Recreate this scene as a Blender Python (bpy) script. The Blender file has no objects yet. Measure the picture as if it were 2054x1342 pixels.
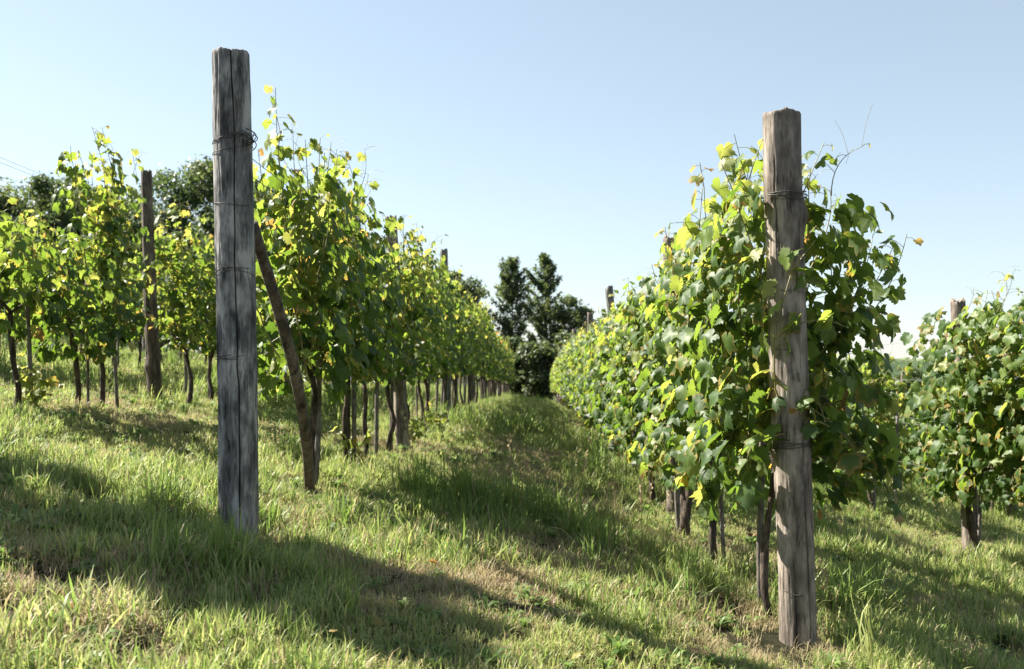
import bpy, math, random
import numpy as np
R = math.radians
rng = np.random.default_rng(7)
random.seed(7)
scene = bpy.context.scene
COL = scene.collection

# ---------------------------------------------------------------- camera, sky, sun
FPX, CX, HY = 1997.0, 1027.0, 735.0         # focal length, centre column and horizon row of the photo in its own pixels
EYE = 1.1                                    # eye height above the lane's ground datum
cam_d = bpy.data.cameras.new("camera")
cam = bpy.data.objects.new("camera", cam_d); COL.objects.link(cam)
cam.location = (0, 0, EYE); cam.rotation_euler = (R(90), 0, 0)
cam_d.sensor_width = 36; cam_d.lens = 35.0
cam_d.shift_y = 64 / 2054
cam_d.clip_start = 0.05; cam_d.clip_end = 4000
cam_d.dof.use_dof = True; cam_d.dof.focus_distance = 5.2; cam_d.dof.aperture_fstop = 4.0
scene.camera = cam

SUN_AZ, SUN_EL = 65.0, 43.0                  # degrees left of the view direction, degrees above the horizon
wd = bpy.data.worlds.new("World"); scene.world = wd; wd.use_nodes = True
nt = wd.node_tree
bg = nt.nodes["Background"]
sky = nt.nodes.new("ShaderNodeTexSky"); sky.sky_type = 'NISHITA'; sky.sun_disc = False
sky.sun_elevation = R(SUN_EL); sky.sun_rotation = R(-SUN_AZ)
sky.air_density = 1.0; sky.dust_density = 0.25; sky.ozone_density = 1.5
hs = nt.nodes.new("ShaderNodeHueSaturation"); hs.inputs["Hue"].default_value = 0.494; hs.inputs["Saturation"].default_value = 0.66   # the hazy, pale summer sky of the photograph
mxs = nt.nodes.new("ShaderNodeMixRGB"); mxs.inputs[0].default_value = 0.30; mxs.inputs[2].default_value = (2.6, 3.45, 4.05, 1)   # even high haze
nt.links.new(sky.outputs[0], hs.inputs["Color"]); nt.links.new(hs.outputs[0], mxs.inputs[1]); nt.links.new(mxs.outputs[0], bg.inputs[0]); bg.inputs[1].default_value = 0.05
sd = bpy.data.lights.new("sun", 'SUN'); sd.energy = 5.0; sd.angle = R(0.53); sd.color = (1.0, 0.945, 0.84)
sun = bpy.data.objects.new("sun", sd); COL.objects.link(sun)
from mathutils import Vector, Matrix, Euler
S = Vector((-math.sin(R(SUN_AZ)) * math.cos(R(SUN_EL)), math.cos(R(SUN_AZ)) * math.cos(R(SUN_EL)), math.sin(R(SUN_EL))))
sun.rotation_euler = S.to_track_quat('Z', 'Y').to_euler()
vs = scene.view_settings
vs.view_transform = 'Standard'; vs.look = 'None'; vs.gamma = 1; vs.exposure = 1.95
scene.cycles.max_bounces = 8; scene.cycles.diffuse_bounces = 2; scene.cycles.transmission_bounces = 4
scene.cycles.sample_clamp_indirect = 6

# ---------------------------------------------------------------- helpers
def vnoise(x, y, seed=0):
    """smooth value noise in -1..1"""
    x = np.asarray(x, float); y = np.asarray(y, float)
    xi = np.floor(x).astype(np.int64); yi = np.floor(y).astype(np.int64)
    fx = x - xi; fy = y - yi
    fx = fx * fx * (3 - 2 * fx); fy = fy * fy * (3 - 2 * fy)
    def h(a, b):
        n = (a * 374761393 + b * 668265263 + seed * 1442695041) & 0x7fffffff
        n = ((n ^ (n >> 13)) * 1274126177) & 0x7fffffff
        return ((n ^ (n >> 16)) & 0xffff) / 32767.5 - 1
    return (h(xi, yi) * (1 - fx) + h(xi + 1, yi) * fx) * (1 - fy) + (h(xi, yi + 1) * (1 - fx) + h(xi + 1, yi + 1) * fx) * fy

class MB:
    """collects vertices / faces (with an optional colour per vertex) for one mesh"""
    def __init__(s): s.v = []; s.f3 = []; s.f4 = []; s.c = []; s.n = 0
    def add(s, v, f3=None, f4=None, c=None):
        v = np.asarray(v, float).reshape(-1, 3)
        s.v.append(v)
        if f3 is not None and len(f3): s.f3.append(np.asarray(f3, np.int64).reshape(-1, 3) + s.n)
        if f4 is not None and len(f4): s.f4.append(np.asarray(f4, np.int64).reshape(-1, 4) + s.n)
        if c is None: c = np.zeros((len(v), 3))
        c = np.asarray(c, float)
        if c.ndim == 1: c = np.tile(c, (len(v), 1))
        s.c.append(c)
        s.n += len(v)
    def tube(s, pts, rad, sides=6, cap=True, c=None):
        p = np.asarray(pts, float); n = len(p)
        rad = np.broadcast_to(np.asarray(rad, float), (n,))
        t = np.gradient(p, axis=0); t /= np.linalg.norm(t, axis=1)[:, None] + 1e-9
        ref = np.array([0, 1, 0.]) if abs(t[0, 1]) < .8 else np.array([1, 0, 0.])
        u = np.cross(t, ref); u /= np.linalg.norm(u, axis=1)[:, None] + 1e-9
        w = np.cross(t, u)
        a = np.linspace(0, 2 * np.pi, sides, endpoint=False)
        ring = p[:, None, :] + rad[:, None, None] * (np.cos(a)[None, :, None] * u[:, None, :] + np.sin(a)[None, :, None] * w[:, None, :])
        v = ring.reshape(-1, 3)
        i = np.arange(n - 1)[:, None] * sides; j = np.arange(sides)[None, :]; k = (j + 1) % sides
        f4 = np.stack([i + j, i + k, i + sides + k, i + sides + j], -1).reshape(-1, 4)
        f3 = None
        if cap:
            v = np.vstack([v, p[:1], p[-1:]])
            b = n * sides; e = (n - 1) * sides; jj = np.arange(sides); kk = (jj + 1) % sides
            f3 = np.vstack([np.stack([np.full(sides, b), kk, jj], -1), np.stack([np.full(sides, b + 1), e + jj, e + kk], -1)])
        s.add(v, f3, f4, c)
    def mesh(s, name, mat, smooth=True):
        me = bpy.data.meshes.new(name)
        v = np.vstack(s.v); c = np.vstack(s.c)
        f3 = np.vstack(s.f3) if s.f3 else np.zeros((0, 3), np.int64)
        f4 = np.vstack(s.f4) if s.f4 else np.zeros((0, 4), np.int64)
        me.vertices.add(len(v)); me.vertices.foreach_set("co", v.astype(np.float32).ravel())
        nl = f3.size + f4.size
        me.loops.add(nl); me.loops.foreach_set("vertex_index", np.concatenate([f3.ravel(), f4.ravel()]).astype(np.int32))
        me.polygons.add(len(f3) + len(f4))
        st = np.concatenate([np.arange(len(f3)) * 3, f3.size + np.arange(len(f4)) * 4]).astype(np.int32)
        me.polygons.foreach_set("loop_start", st)
        me.update(calc_edges=True)
        me.polygons.foreach_set("use_smooth", np.full(len(f3) + len(f4), smooth, bool))
        a = me.color_attributes.new("lc", 'FLOAT_COLOR', 'POINT')
        a.data.foreach_set("color", np.hstack([c, np.ones((len(c), 1))]).astype(np.float32).ravel())
        me.materials.append(mat)
        me.validate(); me.update()
        return me

def link(name, me, parent=None, loc=None):
    o = bpy.data.objects.new(name, me); COL.objects.link(o)
    if parent is not None: o.parent = parent
    if loc is not None: o.location = loc
    return o
def tag(o, label=None, cat=None, group=None, kind=None):
    if label: o["label"] = label
    if cat: o["category"] = cat
    if group: o["group"] = group
    if kind: o["kind"] = kind
    return o
def empty(name, loc, rz=0.0):
    o = bpy.data.objects.new(name, None); COL.objects.link(o)
    o.location = loc; o.rotation_euler = (0, 0, rz); o.empty_display_size = .1
    return o

ORD = ("zeroth first second third fourth fifth sixth seventh eighth ninth tenth eleventh twelfth").split()

# ---------------------------------------------------------------- terrain
def zg(x, y):
    x = np.asarray(x, float); y = np.asarray(y, float)
    z = -.157 * np.clip(x, -7, 12)
    z = z + np.where(x < -7, 1.2 * (1 - np.exp(-np.maximum(-7 - x, 0) * .13)), 0)
    z = z - np.where(x > 12, 8 * (1 - np.exp(-np.maximum(x - 12, 0) * .0196)), 0)
    z = z - .02 * np.clip(y - 25, 0, 150)
    z = z + .16 * np.exp(-(((x + 5.2) / 2.6) ** 2 + ((y - 7.0) / 2.6) ** 2))
    near = np.exp(-np.maximum(y - 12, 0) / 20.)
    z = z + near * (.028 * vnoise(x * .9, y * .9, 3) + .014 * vnoise(x * 2.7, y * 2.7, 4))
    return z
def zf(x, y): return float(zg(x, y))

# ---------------------------------------------------------------- materials
def new_mat(name):
    m = bpy.data.materials.new(name); m.use_nodes = True
    t = m.node_tree; t.nodes.clear()
    return m, t, t.nodes.new, t.links.new
def ramp(N, stops, interp='LINEAR'):
    r = N("ShaderNodeValToRGB"); e = r.color_ramp.elements; r.color_ramp.interpolation = interp
    while len(e) < len(stops): e.new(.5)
    for k, (p, c) in zip(e, stops): k.position = p; k.color = (*c, 1)
    return r
def foliage_mat(name, stops, tstops, tfac=.45, rough=.42, spec=.5, under=None, edge=None, noise=None):
    m, t, N, L = new_mat(name)
    at = N("ShaderNodeAttribute"); at.attribute_name = "lc"
    sp = N("ShaderNodeSeparateColor"); L(at.outputs["Color"], sp.inputs[0])
    var = sp.outputs[0]
    if noise:
        ge = N("ShaderNodeNewGeometry"); no = N("ShaderNodeTexNoise"); no.inputs["Scale"].default_value = noise[0]; no.inputs["Detail"].default_value = 3
        L(ge.outputs["Position"], no.inputs["Vector"])
        ma = N("ShaderNodeMath"); ma.operation = 'MULTIPLY_ADD'; L(no.outputs[0], ma.inputs[0]); ma.inputs[1].default_value = noise[1]; ma.inputs[2].default_value = -noise[1] * .5 + .08
        ad = N("ShaderNodeMath"); ad.operation = 'ADD'; ad.use_clamp = True; L(ma.outputs[0], ad.inputs[0]); L(var, ad.inputs[1]); var = ad.outputs[0]
    r1 = ramp(N, stops); r2 = ramp(N, tstops); L(var, r1.inputs[0]); L(var, r2.inputs[0])
    col = r1.outputs[0]; tcol = r2.outputs[0]
    if edge:   # withered margins on some leaves: green channel is the distance from the leaf's centre, blue a per-leaf chance
        mu = N("ShaderNodeMath"); mu.operation = 'MULTIPLY'; L(sp.outputs[1], mu.inputs[0]); L(sp.outputs[2], mu.inputs[1])
        mr = N("ShaderNodeMapRange"); mr.inputs[1].default_value = .55; mr.inputs[2].default_value = .9; L(mu.outputs[0], mr.inputs[0])
        for q in (0, 1):
            mx = N("ShaderNodeMixRGB"); L(mr.outputs[0], mx.inputs[0]); L(col if q == 0 else tcol, mx.inputs[1]); mx.inputs[2].default_value = (*edge[q], 1)
            if q == 0: col = mx.outputs[0]
            else: tcol = mx.outputs[0]
    if under:
        ge2 = N("ShaderNodeNewGeometry"); mx = N("ShaderNodeMixRGB")
        mu2 = N("ShaderNodeMath"); mu2.operation = 'MULTIPLY'; mu2.inputs[1].default_value = .6; L(ge2.outputs["Backfacing"], mu2.inputs[0])
        L(mu2.outputs[0], mx.inputs[0]); L(col, mx.inputs[1]); mx.inputs[2].default_value = (*under, 1); col = mx.outputs[0]
    p = N("ShaderNodeBsdfPrincipled"); L(col, p.inputs["Base Color"]); p.inputs["Roughness"].default_value = rough
    p.inputs["Specular IOR Level"].default_value = spec
    tr = N("ShaderNodeBsdfTranslucent"); L(tcol, tr.inputs[0])
    mix = N("ShaderNodeMixShader"); mix.inputs[0].default_value = tfac
    L(p.outputs[0], mix.inputs[1]); L(tr.outputs[0], mix.inputs[2])
    o = N("ShaderNodeOutputMaterial"); L(mix.outputs[0], o.inputs[0])
    return m
M_leaf = foliage_mat("vine_leaf",
    [(0, (.026, .056, .016)), (.35, (.054, .102, .024)), (.6, (.12, .172, .040)), (.8, (.24, .25, .07)), (.92, (.25, .16, .05)), (1, (.15, .055, .025))],
    [(0, (.07, .14, .014)), (.35, (.19, .29, .030)), (.6, (.37, .45, .065)), (.8, (.54, .50, .11)), (.92, (.52, .34, .09)), (1, (.30, .10, .04))],
    tfac=.48, rough=.5, spec=.34, under=(.10, .135, .075), edge=((.30, .20, .06), (.65, .42, .08)))
M_grass = foliage_mat("grass_blade",
    [(0, (.038, .070, .020)), (.4, (.130, .200, .052)), (.7, (.35, .36, .14)), (.88, (.34, .29, .15)), (1, (.36, .29, .18))],
    [(0, (.09, .16, .025)), (.4, (.27, .40, .08)), (.7, (.56, .59, .20)), (.88, (.52, .45, .21)), (1, (.42, .33, .18))],
    tfac=.38, rough=.5, spec=.25, noise=(.8, .38))
M_tree = foliage_mat("tree_leaf",
    [(0, (.036, .058, .024)), (.5, (.075, .105, .042)), (1, (.125, .155, .065))],
    [(0, (.06, .10, .03)), (.5, (.14, .19, .05)), (1, (.24, .29, .08))], tfac=.45, rough=.5, spec=.4)

def wood_mat(name, c_lo, c_mid, c_hi, scale=1.0, bump=.4, dark_top=0.0):
    m, t, N, L = new_mat(name)
    tc = N("ShaderNodeTexCoord")
    mp = N("ShaderNodeMapping"); mp.inputs["Scale"].default_value = (26 * scale, 26 * scale, 4.5 * scale); L(tc.outputs["Object"], mp.inputs[0])
    n1 = N("ShaderNodeTexNoise"); n1.inputs["Scale"].default_value = 1.0; n1.inputs["Detail"].default_value = 7; n1.inputs["Roughness"].default_value = .65; L(mp.outputs[0], n1.inputs["Vector"])
    mp2 = N("ShaderNodeMapping"); mp2.inputs["Scale"].default_value = (8 * scale, 8 * scale, 4.0 * scale); L(tc.outputs["Object"], mp2.inputs[0])
    n2 = N("ShaderNodeTexNoise"); n2.inputs["Scale"].default_value = 1.0; n2.inputs["Detail"].default_value = 5; n2.inputs["Roughness"].default_value = .6; L(mp2.outputs[0], n2.inputs["Vector"])
    mp3 = N("ShaderNodeMapping"); mp3.inputs["Scale"].default_value = (80 * scale, 80 * scale, 11 * scale); L(tc.outputs["Object"], mp3.inputs[0])
    n3 = N("ShaderNodeTexNoise"); n3.inputs["Scale"].default_value = 1.0; n3.inputs["Detail"].default_value = 4; L(mp3.outputs[0], n3.inputs["Vector"])
    mixn = N("ShaderNodeMath"); mixn.operation = 'MULTIPLY_ADD'; L(n2.outputs[0], mixn.inputs[0]); mixn.inputs[1].default_value = .55
    m2 = N("ShaderNodeMath"); m2.operation = 'MULTIPLY'; L(n1.outputs[0], m2.inputs[0]); m2.inputs[1].default_value = .45; L(m2.outputs[0], mixn.inputs[2])
    rp = ramp(N, [(.39, c_lo), (.485, c_mid), (.58, c_hi)]); L(mixn.outputs[0], rp.inputs[0])
    # dark drying checks and stains
    rk = ramp(N, [(.33, (.22, .21, .20)), (.41, (1, 1, 1))]); L(n1.outputs[0], rk.inputs[0])
    rk2 = ramp(N, [(.34, (.35, .32, .30)), (.42, (1, 1, 1))]); L(n3.outputs[0], rk2.inputs[0])
    mm = N("ShaderNodeMixRGB"); mm.blend_type = 'MULTIPLY'; mm.inputs[0].default_value = .7; L(rp.outputs[0], mm.inputs[1]); L(rk.outputs[0], mm.inputs[2])
    mm2 = N("ShaderNodeMixRGB"); mm2.blend_type = 'MULTIPLY'; mm2.inputs[0].default_value = .7; L(mm.outputs[0], mm2.inputs[1]); L(rk2.outputs[0], mm2.inputs[2])
    at = N("ShaderNodeAttribute"); at.attribute_name = "lc"     # stains, knots and darkened crack grooves, painted per vertex (red channel)
    sp = N("ShaderNodeSeparateColor"); L(at.outputs["Color"], sp.inputs[0])
    mm3 = N("ShaderNodeMixRGB"); L(sp.outputs[0], mm3.inputs[0]); L(mm2.outputs[0], mm3.inputs[1]); mm3.inputs[2].default_value = (.025, .020, .016, 1)
    p = N("ShaderNodeBsdfPrincipled"); L(mm3.outputs[0], p.inputs["Base Color"]); p.inputs["Roughness"].default_value = .82; p.inputs["Specular IOR Level"].default_value = .25
    ad = N("ShaderNodeMath"); ad.operation = 'ADD'; L(n1.outputs[0], ad.inputs[0]); L(n3.outputs[0], ad.inputs[1])
    b = N("ShaderNodeBump"); b.inputs["Strength"].default_value = bump; b.inputs["Distance"].default_value = .012; L(ad.outputs[0], b.inputs["Height"])
    L(b.outputs[0], p.inputs["Normal"])
    o = N("ShaderNodeOutputMaterial"); L(p.outputs[0], o.inputs[0])
    return m
M_post_grey = wood_mat("grey_weathered_wood", (.040, .038, .037), (.140, .135, .132), (.34, .325, .305))
M_post_brown = wood_mat("brown_weathered_wood", (.075, .060, .050), (.165, .136, .113), (.31, .26, .215))
M_bark_pole = wood_mat("brace_bark", (.045, .035, .028), (.10, .078, .06), (.19, .15, .12), bump=.8)
M_vine_bark = wood_mat("vine_bark", (.025, .019, .015), (.065, .047, .036), (.13, .098, .075), scale=2.2, bump=1)
M_stake = wood_mat("stake_wood", (.07, .06, .052), (.14, .122, .105), (.23, .205, .18), scale=3)
M_tree_bark = wood_mat("tree_bark", (.06, .05, .04), (.15, .13, .11), (.30, .27, .24), scale=.3)
def simple_mat(name, col, rough=.6, metal=0.0, spec=.5):
    m, t, N, L = new_mat(name)
    no = N("ShaderNodeTexNoise"); no.inputs["Scale"].default_value = 40
    rp = ramp(N, [(.3, tuple(c * .7 for c in col)), (.7, tuple(min(1, c * 1.2) for c in col))]); L(no.outputs[0], rp.inputs[0])
    p = N("ShaderNodeBsdfPrincipled"); L(rp.outputs[0], p.inputs["Base Color"]); p.inputs["Roughness"].default_value = rough; p.inputs["Metallic"].default_value = metal
    p.inputs["Specular IOR Level"].default_value = spec
    o = N("ShaderNodeOutputMaterial"); L(p.outputs[0], o.inputs[0])
    return m
M_wire = simple_mat("galvanised_wire", (.42, .42, .42), .35, .8)
M_wire_dark = simple_mat("rusty_wire", (.085, .075, .068), .6, .5)
M_cane = simple_mat("vine_cane", (.17, .11, .045), .55)
M_shoot = simple_mat("green_shoot", (.17, .15, .045), .5)
M_clip = simple_mat("red_plastic", (.60, .06, .02), .4)

def ground_mat():
    m, t, N, L = new_mat("meadow_soil")
    ge = N("ShaderNodeNewGeometry")
    n1 = N("ShaderNodeTexNoise"); n1.inputs["Scale"].default_value = 1.3; n1.inputs["Detail"].default_value = 8; L(ge.outputs["Position"], n1.inputs["Vector"])
    n2 = N("ShaderNodeTexNoise"); n2.inputs["Scale"].default_value = 28; n2.inputs["Detail"].default_value = 6; n2.inputs["Roughness"].default_value = .7; L(ge.outputs["Position"], n2.inputs["Vector"])
    r1 = ramp(N, [(.35, (.018, .022, .010)), (.52, (.036, .034, .018)), (.68, (.085, .065, .040))]); L(n1.outputs[0], r1.inputs[0])
    r2 = ramp(N, [(.3, (.35, .35, .35)), (.65, (1.2, 1.15, 1.05))]); L(n2.outputs[0], r2.inputs[0])
    mm = N("ShaderNodeMixRGB"); mm.blend_type = 'MULTIPLY'; mm.inputs[0].default_value = 1; L(r1.outputs[0], mm.inputs[1]); L(r2.outputs[0], mm.inputs[2])
    p = N("ShaderNodeBsdfPrincipled"); L(mm.outputs[0], p.inputs["Base Color"]); p.inputs["Roughness"].default_value = .95; p.inputs["Specular IOR Level"].default_value = .1
    b = N("ShaderNodeBump"); b.inputs["Strength"].default_value = .8; b.inputs["Distance"].default_value = .03; L(n2.outputs[0], b.inputs["Height"]); L(b.outputs[0], p.inputs["Normal"])
    o = N("ShaderNodeOutputMaterial"); L(p.outputs[0], o.inputs[0])
    return m
M_ground = ground_mat()

def grid_mesh(xs, ys, zfun, name, mat):
    X, Y = np.meshgrid(xs, ys); Z = zfun(X, Y)
    nx, ny = len(xs), len(ys)
    i = np.arange(ny - 1)[:, None] * nx; j = np.arange(nx - 1)[None, :]
    f4 = np.stack([i + j, i + j + 1, i + nx + j + 1, i + nx + j], -1).reshape(-1, 4)
    mb = MB(); mb.add(np.stack([X, Y, Z], -1).reshape(-1, 3), None, f4)
    return mb.mesh(name, mat)
u = np.linspace(-1, 1, 261); xs = 12 * u + 1500 * np.sign(u) * np.abs(u) ** 7
v = np.linspace(0, 1, 261); ys = -6 + 40 * v + 2500 * v ** 6
g = link("ground", grid_mesh(xs, ys, zg, "ground", M_ground)); tag(g, "grassy sloping vineyard ground falling away to the right", kind="structure")

# ---------------------------------------------------------------- posts, brace, stakes, wires
def post_mesh(name, base, top, r0, r1, mat, segs=24, step=.06, seed=0, cracks=(), knots=(), stains=(), rough=.006, jag=.012, under=.35):
    """a weathered round post from base to top (offset of its top from its base), running a little into the ground"""
    top = np.array(top, float); h = top[2]
    n = max(6, int((h + under) / step)); zz = np.linspace(-under, h, n)
    a = np.linspace(0, 2 * np.pi, segs, endpoint=False)
    A, Z = np.meshgrid(a, zz)
    T = np.clip(Z / h, -.2, 1)
    rad = r0 + (r1 - r0) * np.clip(T, 0, 1)
    ca, sa = np.cos(A), np.sin(A)
    f = rad * (1 + .035 * vnoise(ca * 1.3 + 5 * seed, Z * 1.1 + sa * 1.3, seed) + .02 * vnoise(A * 3, Z * 3, seed + 5))
    f = f + rough * vnoise(np.mod(A, 2 * np.pi) * 5, Z * 2.2, seed + 1) * .4 + rough * .35 * vnoise(A * 14, Z * 7, seed + 2)
    col = np.zeros(A.shape + (3,))
    for (ang, wid, dep, z0, z1, wob) in cracks:
        cen = ang + wob * vnoise(Z * 1.5, Z * 0 + .5, seed + 9) + .04 * vnoise(Z * 9, Z * 0, seed + 11)
        d = np.abs((A - cen + np.pi) % (2 * np.pi) - np.pi)
        k = np.exp(-(d / wid) ** 2) * np.clip((Z - z0) / .15, 0, 1) * np.clip((z1 - Z) / .05, 0, 1) * (1 if dep > .02 else np.clip(.35 + 1.3 * vnoise(Z * 5, Z * 0 + ang, seed + 31), 0, 1))
        f = f - dep * k; col[..., 0] = np.maximum(col[..., 0], np.clip(k * 1.3, 0, 1) * .9)
    for (ang, z0, sz, amp) in knots:
        d = np.hypot(((A - ang + np.pi) % (2 * np.pi) - np.pi) * r0, Z - z0)
        k = np.exp(-(d / sz) ** 2); f = f + amp * k; col[..., 0] = np.maximum(col[..., 0], .5 * np.exp(-(d / (sz * .6)) ** 2))
    for (ang, z0, sa_, sz, amt) in stains:
        d2 = (((A - ang + np.pi) % (2 * np.pi) - np.pi) / sa_) ** 2 + ((Z - z0) / sz) ** 2
        k = np.exp(-d2) * np.clip(.6 + .9 * vnoise(A * 12, Z * 22, seed + 20), 0, 1); col[..., 0] = np.maximum(col[..., 0], np.clip(amt * k, 0, 1))
    Zt = Z.copy(); Zt[-1] += jag * vnoise(a * 3, a * 0 + seed, seed + 3); Zt[-2] = np.minimum(Zt[-2], Zt[-1] - .008)
    bow = .012 * np.sin(np.clip(T, 0, 1) * np.pi + seed)
    V = np.stack([f * ca + top[0] * T + bow, f * sa + top[1] * T, Zt], -1)
    v = V.reshape(-1, 3); m = segs
    i = np.arange(n - 1)[:, None] * m; j = np.arange(m)[None, :]; k = (j + 1) % m
    f4 = np.stack([i + j, i + k, i + m + k, i + m + j], -1).reshape(-1, 4)
    # top: two shrinking rings and a centre, slightly dished
    ring = V[-1]; cen = ring.mean(0)
    extra = []; cc = []
    for q, dz in ((.93, .006), (.55, .0)):
        rr = cen + (ring - cen) * q; rr[:, 2] = cen[2] + (ring[:, 2] - cen[2]) * (1.0 if q > .9 else .8) + dz + .004 * vnoise(a * 6, a * 0 + q * 9, seed); extra.append(rr); cc.append(col[-1] * (1 if q > .9 else .8))
    b = n * m; v = np.vstack([v] + extra + [cen[None]])
    jj = np.arange(m); kk = (jj + 1) % m; last = (n - 1) * m
    f4 = np.vstack([f4, np.stack([last + jj, last + kk, b + kk, b + jj], -1), np.stack([b + jj, b + kk, b + m + kk, b + m + jj], -1)])
    f3 = np.stack([np.full(m, b + 2 * m), b + m + jj, b + m + kk], -1)
    c = np.vstack([col.reshape(-1, 3)] + cc + [np.zeros((1, 3))])
    mb = MB(); mb.add(v, f3, f4, c)
    return mb.mesh(name, mat)

def wrap(parent, top, z, r, loops=2, rad=.0017, tilt=.012, mat=None, tail=None, a0=0.0, seed=0):
    """wire wound round a post"""
    top = np.array(top); t = np.linspace(0, 2 * np.pi * loops, 40 * loops) + a0
    zz = z + tilt * np.sin(t + seed) + (np.arange(len(t)) / len(t) - .5) * .010 * loops + .003 * np.sin(t * 3.3 + seed)
    rr = r + .003 + .003 * np.sin(t * 1.7 + seed)
    T = zz / top[2]
    p = np.stack([rr * np.cos(t) + top[0] * T, rr * np.sin(t) + top[1] * T, zz], -1)
    mb = MB(); mb.tube(p, rad, 5)
    if tail is not None:
        ca, sa = math.cos(tail), math.sin(tail); T0 = z / top[2]
        c0 = np.array([top[0] * T0, top[1] * T0, z])
        for q in range(7):
            k = np.linspace(0, 1, 8); b = random.uniform(-.35, .35)
            p = c0 + np.stack([(r + .004 + .035 * np.sin(k * 3)) * np.cos(tail + b + (k - .5) * .5), (r + .004 + .035 * np.sin(k * 3)) * np.sin(tail + b + (k - .5) * .5), random.uniform(-.03, .03) + (k - .5) * random.uniform(-.07, .07)], -1)
            mb.tube(p, .0026, 4)
    return link("wire_binding", mb.mesh("wire_binding", mat or M_wire_dark), parent)

FRONT = -math.pi / 2      # angle on a post that faces the camera
# end post of the row left of the lane
bx, by = -1.426, 5.16; bz = zf(bx, by)
topL = (-.022, 0, 2.72 - bz)
pl = empty("vineyard_post", (bx, by, bz))
tag(pl, "tall grey cracked end post with a leaning brace behind it, left of the lane", "post", "posts of the vine rows")
link("shaft", post_mesh("shaft_cracked", None, topL, .100, .096, M_post_grey, 260, .016, 1,
     cracks=[(FRONT + .28, .024, .026, -.3, 9, .13), (FRONT - .10, .02, .012, 2.36, 9, .05), (FRONT + .62, .02, .012, 2.36, 9, .05), (FRONT - .6, .025, .004, .9, 1.6, .3), (FRONT + .7, .022, .004, .4, .9, .3)],
     knots=[(FRONT + 1.3, 2.06, .04, .012)], stains=[(FRONT + .55, 2.22, .3, .12, .8), (FRONT - .3, 1.36, .25, .05, .9), (FRONT + .45, 1.35, .25, .05, .9), (FRONT + .9, 2.03, .35, .04, 1), (FRONT - .5, .25, .5, .2, .35), (FRONT, .05, 3, .12, .6)], jag=.006), pl)
for z, lp, tl in ((2.06, 3, FRONT + 1.25), (2.0, 1, None), (1.73, 1, None), (1.37, 3, None), (.945, 3, None)):
    wrap(pl, topL, z, .0985, lp, tail=tl, seed=z * 7, a0=z, tilt=.014 if lp > 1 else .02, mat=M_wire_dark)
# end post of the row right of the lane
bx, by = 1.342, 4.7; bz = zf(bx, by)
topR = (-.057, 0, 2.29 - bz)
pr = empty("vineyard_post", (bx, by, bz))
tag(pr, "brown weathered end post with vine leaves crossing it, right of the lane", "post", "posts of the vine rows")
link("shaft", post_mesh("shaft_worn", None, topR, .086, .086, M_post_brown, 130, .018, 2,
     cracks=[(FRONT - .05, .025, .009, 1.9, 9, .1), (FRONT + .5, .03, .010, -.3, 1.0, .2), (FRONT - .7, .025, .010, 1.7, 9, .1), (FRONT + 1.0, .03, .008, .2, 1.5, .2), (FRONT - .25, .03, .012, -.2, .45, .3)],
     knots=[(FRONT + 1.25, 2.02, .07, .022), (FRONT - .4, 1.84, .03, .006), (FRONT + .7, 1.8, .03, .006), (FRONT - .1, 2.28, .02, .005)],
     stains=[(FRONT + 1.0, 2.13, .3, .03, 1), (FRONT + .6, 2.3, .8, .2, .3), (FRONT - .2, .13, .3, .12, .5), (FRONT, .04, 3, .09, .5)], jag=.008), pr)
for z, lp, rd in ((2.115, 4, .0022), (1.66, 1, .0012), (.93, 3, .002)):
    wrap(pr, topR, z, .0885 if z < 2 else .092, lp, rad=rd, seed=z * 3, a0=z, mat=M_wire_dark)
mb = MB(); t = np.linspace(FRONT - .85, FRONT + .12, 12); mb.tube(np.stack([.0915 * np.cos(t), .0915 * np.sin(t), .262 - .016 * np.cos((t - FRONT) * 2)], -1) + np.array([topR[0] * .1, 0, 0]), .003, 5)
link("wire_staple", mb.mesh("wire_staple", M_wire_dark), pr)

# leaning brace behind the left end post
b0 = np.array([(622 - CX) / FPX * 6.85, 6.85, 0]); b0[2] = zf(b0[0], b0[1])
b1 = np.array([-1.385, 5.30, 1.86])
k = np.linspace(-.12, 1, 26)[:, None]
p = b0 + (b1 - b0) * k; p[:, 0] += (.075 * np.sin(np.clip(k[:, 0], 0, 1) * np.pi)); p[:, 2] -= .05 * np.sin(np.clip(k[:, 0], 0, 1) * np.pi)
rr = .037 - .007 * k[:, 0] + .004 * vnoise(k[:, 0] * 12, k[:, 0] * 0, 4)
mb = MB(); mb.tube(p - b0, rr, 18); br = link("brace_pole", mb.mesh("brace_pole", M_bark_pole), None, b0)
tag(br, "curved bark-covered brace pole leaning against the grey cracked end post", "brace")

ROWS = {}   # key: (x offset at the camera, name in labels, list of post distances)
SLOPE = .024
def rx(x0, y): return x0 + SLOPE * y
ROWDEF = [
    ("L1", -1.56, "the row left of the lane", [5.16, 11.0, 17.6, 24, 30, 36, 42, 48, 54]),
    ("L2", -4.31, "the second row left of the lane", [5.3, 11.0, 17.2, 23.4]),
    ("L3", -7.05, "the third row left of the lane", [5.7, 12.6, 18.5, 24.5]),
    ("L4", -9.80, "the fourth row left of the lane", [18.6, 25.0, 31.4]),
    ("L5", -12.5, "the fifth row left of the lane", [24, 31, 38]),
    ("R1", 1.187, "the row right of the lane", [4.7, 9.0, 16.1, 22, 28, 34, 40, 46, 52]),
    ("R2", 3.93, "the second row right of the lane", [4.3, 9.07, 15.0, 21, 27]),
    ("R3", 6.68, "the third row right of the lane", [14.0, 20.0, 26]),
    ("R4", 9.43, "the fourth row right of the lane", [19.5, 25.5, 31.5]),
]
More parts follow.
